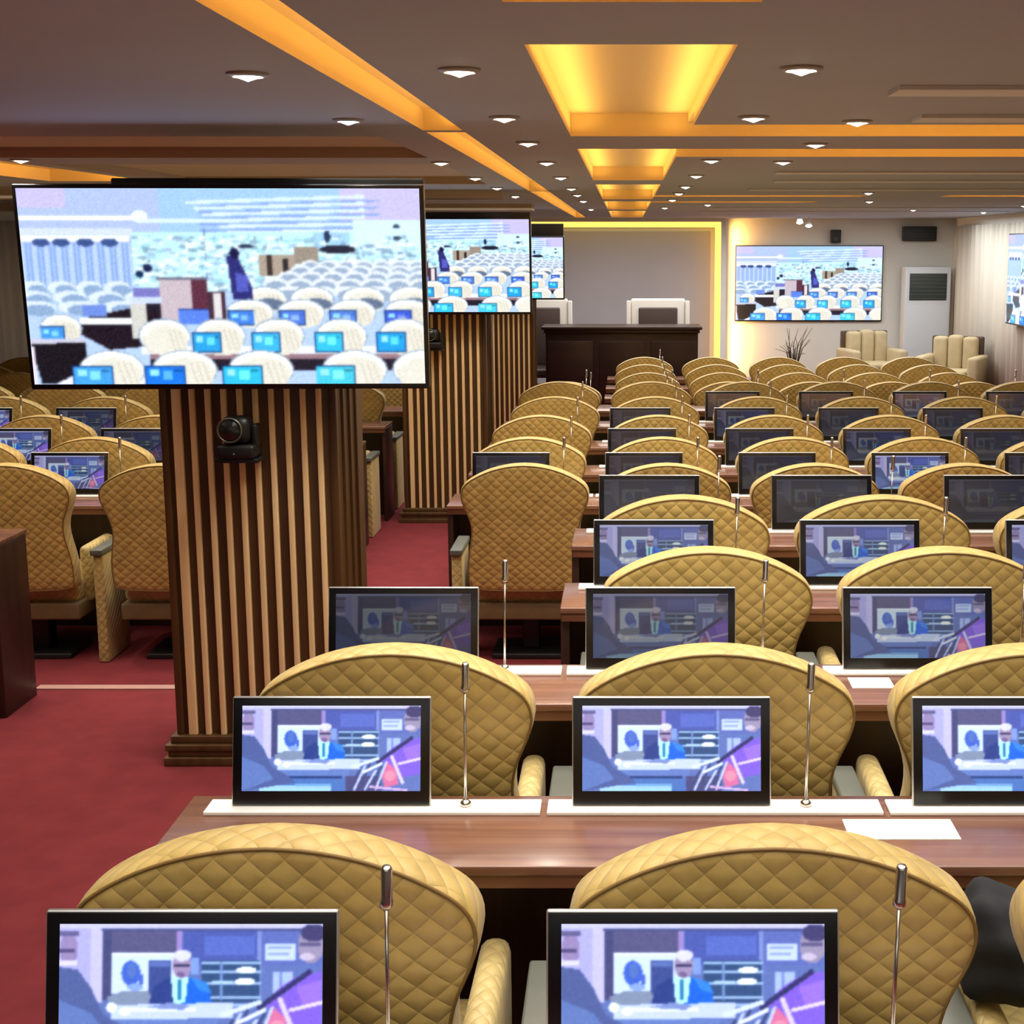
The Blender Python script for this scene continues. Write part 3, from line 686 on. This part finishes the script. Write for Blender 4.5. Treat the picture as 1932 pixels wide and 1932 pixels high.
# ------------------------------------------------------------------ columns with televisions and cameras
COLS = [(4.95, Z1, 'nearest'), (10.33, Z2, 'middle'), (15.72, Z3, 'farthest')]
CXL, CXR = -1.755, -1.095
def make_column(yf, zf, which):
    xc = (CXL + CXR) / 2; hw = (CXR - CXL) / 2; hgt = 2.13 - zf
    t = thing('slatted_column', '%s brown wooden column with pale vertical slats, carrying a television' % which, 'column', (xc, yf, zf), 0, 'slatted wooden columns')
    MB().box(-hw, hw, 0.012, 0.50, 0.0, hgt, 0.006).build('column_body', M_['colwood'], t)
    pl = MB()
    for i, (e, z0, z1) in enumerate([(0.045, 0, 0.035), (0.032, 0.035, 0.06), (0.040, 0.06, 0.085), (0.022, 0.085, 0.115)]): pl.box(-hw - e, hw + e, -e, 0.50 + e, z0, z1, 0.004)
    pl.build('plinth', M_['colwood'], t)
    for k in range(10):
        x = -hw + 0.062 + k * 0.0595; wd = 0.034 if k == 0 else 0.021
        MB().box(x - wd / 2, x + wd / 2, -0.006, 0.014, 0.115, hgt, 0.003).build('slat', M_['slat'], t)
    for k in range(3):
        y = 0.10 + k * 0.12
        MB().box(hw - 0.004, hw + 0.010, y - 0.006, y + 0.006, 0.115, hgt, 0.002).build('side_batten', M_['colwood'], t)
    for s in (-1, 1):
        MB().box(s * (hw - 0.012) - 0.014, s * (hw - 0.012) + 0.014, -0.002, 0.03, 0.115, hgt, 0.003).build('corner_trim', M_['colwood'], t)
    return t
def make_tv(name, W_, Hh, label, loc, rz=0.0, tilt=0.0, group=None, arm=0.0, cap=0.0):
    """local origin at the middle of the back plate"""
    t = thing(name, label, 'television', loc, rz, group)
    R = Matrix.Rotation(tilt, 4, 'X')
    o = MB().box(-W_ / 2, W_ / 2, -0.055, -0.01, -Hh / 2, Hh / 2, 0.006).build('housing', M_['black'], t); o.matrix_local = R
    d = grid_display('display', W_ - 0.03, Hh - 0.035, IMG_H, M_['tv'], t, -0.0562, -Hh / 2 + 0.020); d.matrix_local = R
    if cap > 0: MB().box(-W_ / 2 + 0.32, W_ / 2 - 0.01, 0.0, 0.05, Hh / 2 - 0.12, Hh / 2 + cap, 0.006).build('top_mount', M_['blackp'], t)
    if arm > 0: MB().box(-0.2, 0.2, -0.012, arm, -0.15, 0.15, 0.004).build('wall_bracket', M_['blackp'], t)
    return t
def make_ptz(loc, label):
    t = thing('conference_camera', label, 'camera', loc, 0, 'conference cameras on the columns')
    MB().box(-0.075, 0.085, -0.12, -0.004, -0.055, -0.040, 0.003).build('bracket', M_['blackp'], t)
    MB().box(-0.065, 0.075, -0.13, -0.01, -0.040, 0.012, 0.012).build('base', M_['blackp'], t)
    h = MB(); h.box(-0.055, 0.055, -0.115, -0.02, 0.012, 0.115, 0.03); h.box(0.055, 0.078, -0.09, -0.03, 0.0, 0.085, 0.008); h.build('head', M_['blackp'], t)
    l = [( -0.012 + 0.044 * math.cos(a), -0.128, 0.068 + 0.044 * math.sin(a)) for a in [2 * math.pi * q / 28 for q in range(28)]]
    MB().loop(l, 0.004, 8).build('lens_ring', M_['ring'], t)
    MB().tube([(-0.012, -0.11, 0.068), (-0.012, -0.132, 0.068)], [0.042, 0.036], 24).build('lens', M_['lensm'], t)
    MB().tube([(0.0, -0.128, -0.02), (0.0, -0.133, -0.02)], 0.004, 10).build('status_light', M_['ring'], t)
    return t
for i, (yf, zf, which) in enumerate(COLS):
    make_column(yf, zf, which)
    make_tv('wall_television', 1.445, 0.735, '%s column television showing the hall of white chairs in blue light' % which, ((CXL + CXR) / 2 - 0.02, yf - 0.10, 1.855 - (0.10 if i == 2 else 0)), math.radians(1.5) if i == 0 else 0, math.radians(4), 'televisions hung on the columns', 0.094, (0.02, 0.035, 0.14)[i])
make_ptz((-1.445, 4.945, 1.265), 'black camera with round lens under the nearest column television')
make_ptz((-1.50, 10.324, 1.26), 'black camera under the middle column television')

# ------------------------------------------------------------------ front wall
make_tv('wall_television', 2.26, 1.155, 'wide television on the cream front wall beside the glowing frame', (2.79, YF, 1.44), 0, 0, None, 0.0)
t = make_tv('wall_television', 2.1, 1.12, 'television on the curtained side wall, only its edge in view', (XR - 0.16, 15.75, 1.60), math.radians(-90), 0, None, 0.0)
# alcove frame with led cove
struct(MB().box(-2.6, 1.28, YF - 0.02, YF - 0.001, ZS, ZC - 0.19).build('wall_backdrop', M_['backdrop']))
fr = MB(); fr.box(-2.6, 1.50, YF - 0.34, YF - 0.001, ZC - 0.055, ZC - 0.001); fr.box(1.42, 1.50, YF - 0.34, YF - 0.001, ZS, ZC - 0.055)
struct(fr.build('trim_frame', M_['wall']))
ld = MB(); ld.box(-2.6, 1.42, YF - 0.33, YF - 0.26, ZC - 0.135, ZC - 0.055); struct(ld.build('trim_light_top', M_['yellow']))
ld = MB(); ld.box(1.335, 1.42, YF - 0.33, YF - 0.27, ZS + 0.01, ZC - 0.136); struct(ld.build('trim_light_side', M_['amber']))
area('cove_led_wall', (1.62, YF - 0.12, 1.2), (0.05, 2.2), 17, (1.0, 0.50, 0.12), (math.radians(90), 0, math.radians(-60)))
# air conditioner
ac = thing('air_conditioner', 'tall white floor-standing air conditioner with dark grille in the far corner', 'air conditioner', (4.53, YF - 0.28, ZS))
MB().box(-0.34, 0.34, -0.17, 0.17, 0.0, 1.80, 0.015).build('cabinet', M_['aircon'], ac)
MB().box(-0.28, 0.28, -0.178, -0.168, 1.30, 1.70, 0.003).build('air_outlet', M_['grille'], ac)
lv = MB()
for k in range(7): lv.box(-0.275, 0.275, -0.190, -0.176, 1.325 + k * 0.055, 1.333 + k * 0.055)
lv.build('louvres', M_['armtop'], ac)
MB().box(-0.31, 0.31, -0.176, -0.170, 0.12, 1.22, 0.002).build('front_panel', M_['aircon'], ac)
MB().box(-0.33, 0.33, -0.165, 0.165, 0.0, 0.0 + 0.05).build('foot', M_['grille'], ac)
# speaker + vent unit
sp = thing('wall_speaker', 'small black speaker on the front wall above the wide television', 'speaker', (3.18, YF, 2.15))
MB().box(-0.075, 0.075, -0.14, -0.02, -0.10, 0.10, 0.01).build('speaker_box', M_['blackp'], sp)
MB().tube([(0, -0.142, -0.03), (0, -0.148, -0.03)], [0.05, 0.045], 20).build('cone', M_['grille'], sp)
MB().box(-0.02, 0.02, -0.03, 0.0, -0.02, 0.02).build('wall_mount', M_['blackp'], sp)
vt = thing('wall_vent_unit', 'black box with louvred face mounted high above the air conditioner', 'vent', (4.45, YF, 2.19))
MB().box(-0.25, 0.25, -0.16, 0.0, -0.11, 0.11, 0.01).build('box_body', M_['blackp'], vt)
lv = MB()
for k in range(5): lv.box(-0.23, 0.23, -0.17, -0.158, -0.085 + k * 0.04, -0.075 + k * 0.04)
lv.build('louvres', M_['grille'], vt)
# pendant spotlights near the front
for i, (x, y, z, lab) in enumerate([(2.42, 18.8, 2.33, 'bright white spotlight hanging from the ceiling before the wide television'), (2.60, 19.2, 2.29, 'smaller white spotlight just behind the brightest hanging one')]):
    sl = thing('ceiling_spotlight', lab, 'spotlight', (x, y, ZC), 0, 'hanging spotlights near the front wall')
    MB().tube([(0, 0, 0), (0, 0, z - ZC + 0.03)], 0.008, 8).build('rod', M_['white'], sl)
    MB().tube([(0, 0, z - ZC + 0.05), (0, -0.02, z - ZC)], [0.03, 0.05], 16).build('lamp_head', M_['white'], sl)
    MB().tube([(0, -0.02, z - ZC), (0, -0.024, z - ZC - 0.01)], [0.046, 0.03], 16).build('bulb', M_['lamp'], sl)

# podium and its chairs
pd = thing('podium_desk', 'long dark mahogany podium desk at the front of the hall', 'desk', (-0.06, 17.0, ZS))
MB().box(-0.98, 0.98, 0.05, 0.60, 0.0, 1.00, 0.01).build('desk_body', M_['podium'], pd)
MB().box(-1.03, 1.03, -0.02, 0.66, 1.045, 1.085, 0.008).build('desk_top', M_['podium'], pd)
MB().box(-1.00, 1.00, 0.015, 0.63, 1.00, 1.045, 0.006).build('cornice', M_['podium'], pd)
for x in (-0.66, 0, 0.66): MB().box(x - 0.29, x + 0.29, 0.035, 0.052, 0.12, 0.90, 0.006).build('front_panel', M_['podium'], pd)
def podium_chair(x, y, label):
    t = thing('podium_chair', label, 'chair', (x, y, ZS), 0, 'high-backed chairs behind the podium')
    bk = MB(); bk.box(-0.37, 0.37, 0.20, 0.28, 0.46, 1.40, 0.03); bk.build('backrest', M_['chairwhite'], t)
    MB().box(-0.265, 0.265, 0.17, 0.215, 0.50, 1.28, 0.02).build('back_cushion', M_['leather'], t)
    for s in (-1, 1):
        MB().box(s * .40 - .03, s * .40 + .03, .18, .26, 0.0, 1.37, .012).build('post', M_['chairwhite'], t)
        MB().box(s * .33 - .04, s * .33 + .04, -.28, .2, .62, .68, .015).build('armrest', M_['chairwhite'], t)
    MB().box(-0.30, 0.30, -0.28, 0.2, 0.36, 0.48, 0.03).build('seat', M_['leather'], t)
    for sx in (-1, 1):
        MB().box(sx * .3 - .02, sx * .3 + .02, -.26, -.22, 0, .36, .004).build('leg', M_['chairwhite'], t)
podium_chair(0.43, 17.95, 'ivory-framed high chair with dark back behind the middle of the podium')
podium_chair(-1.17, 17.95, 'ivory-framed high chair with dark back partly hidden by the farthest column')

# sofas
def sofa(x, y, rz, W_, label):
    t = thing('tufted_sofa', label, 'sofa', (x, y, ZS), rz, 'beige tufted sofas by the front wall')
    MB().box(-W_ / 2, W_ / 2, -0.32, 0.36, 0.06, 0.40, 0.03).build('sofa_base', M_['sofad'], t)
    MB().box(-W_ / 2 + .08, W_ / 2 - .08, -0.34, 0.15, 0.38, 0.48, 0.04).build('seat_cushion', M_['sofa'], t)
    n = max(3, int(W_ / 0.2)); wd = (W_ - 0.1) / n
    for k in range(n):
        MB().box(-W_ / 2 + .05 + k * wd, -W_ / 2 + .05 + (k + 1) * wd - .004, 0.12, 0.30, 0.44, 0.92 - .02 * abs(k - (n - 1) / 2), 0.05).build('back_tuft', M_['sofa'], t)
    MB().box(-W_ / 2, W_ / 2, 0.28, 0.36, 0.30, 0.90, 0.02).build('back_shell', M_['sofad'], t)
    for s in (-1, 1): MB().box(s * W_ / 2 - .07, s * W_ / 2 + .07, -0.32, 0.34, 0.10, 0.66, 0.04).build('sofa_arm', M_['sofa'], t)
    for sx in (-1, 1):
        for sy in (-1, 1): MB().box(sx * (W_ / 2 - .1) - .02, sx * (W_ / 2 - .1) + .02, sy * .26 - .02, sy * .26 + .02, 0, .07).build('foot', M_['sofad'], t)
sofa(3.50, 18.9, math.radians(12), 0.70, 'beige tufted sofa in front of the air conditioner, below the wide television')
sofa(4.36, 17.75, math.radians(-28), 0.70, 'beige tufted sofa with dark side against the curtained wall')

# twig plant
pl = thing('potted_twigs', 'potted bare twigs on the stage below the wide television', 'plant', (2.42, 19.2, ZS))
MB().tube([(0, 0, 0), (0, 0, 0.02), (0, 0, 0.34), (0, 0, 0.36)], [0.11, 0.12, 0.17, 0.17], 20).build('pot', M_['pot'], pl)
tw = MB()
for k in range(26):
    a = k * 2.4; r = 0.08 + 0.24 * random.random(); h = 0.62 + 0.26 * random.random() if k % 5 else 1.05
    tw.tube([(0.03 * math.cos(a), 0.03 * math.sin(a), 0.3), (r * .5 * math.cos(a), r * .5 * math.sin(a), 0.3 + h * .4), (r * math.cos(a + .3), r * math.sin(a + .3), h * .9)], [0.008, 0.006, 0.003], 5)
tw.build('twigs', M_['twig'], pl)

# curtains
def curtain(x, y0, y1, z0, z1, sgn, label, cat='curtain'):
    n = int((y1 - y0) / 0.02); vs = []; fs = []
    for i in range(n + 1):
        y = y0 + (y1 - y0) * i / n; o_ = 0.03 * math.sin(i * 0.52) + 0.012 * math.sin(i * 0.17 + 1)
        for z in (z0, (z0 + z1) / 2, z1): vs.append((x + sgn * (0.055 + o_), y, z))
    for i in range(n):
        for q in range(2): fs.append((i * 3 + q, (i + 1) * 3 + q, (i + 1) * 3 + q + 1, i * 3 + q + 1))
    o = MB().add(vs, fs, True).build('curtain', M_['curtain'])
    md = o.modifiers.new('thickness', 'SOLIDIFY'); md.thickness = 0.004
    tag(o, label, 'curtain')
curtain(XR, 13.0, YF - 0.45, ZS, ZC - 0.12, -1, 'cream pleated curtain on the side wall beside the air conditioner')
curtain(XL, 9.0, YF - 0.5, Z3 + 0.25, ZC - 0.12, 1, 'cream pleated curtain on the opposite side wall beyond the nearest television')
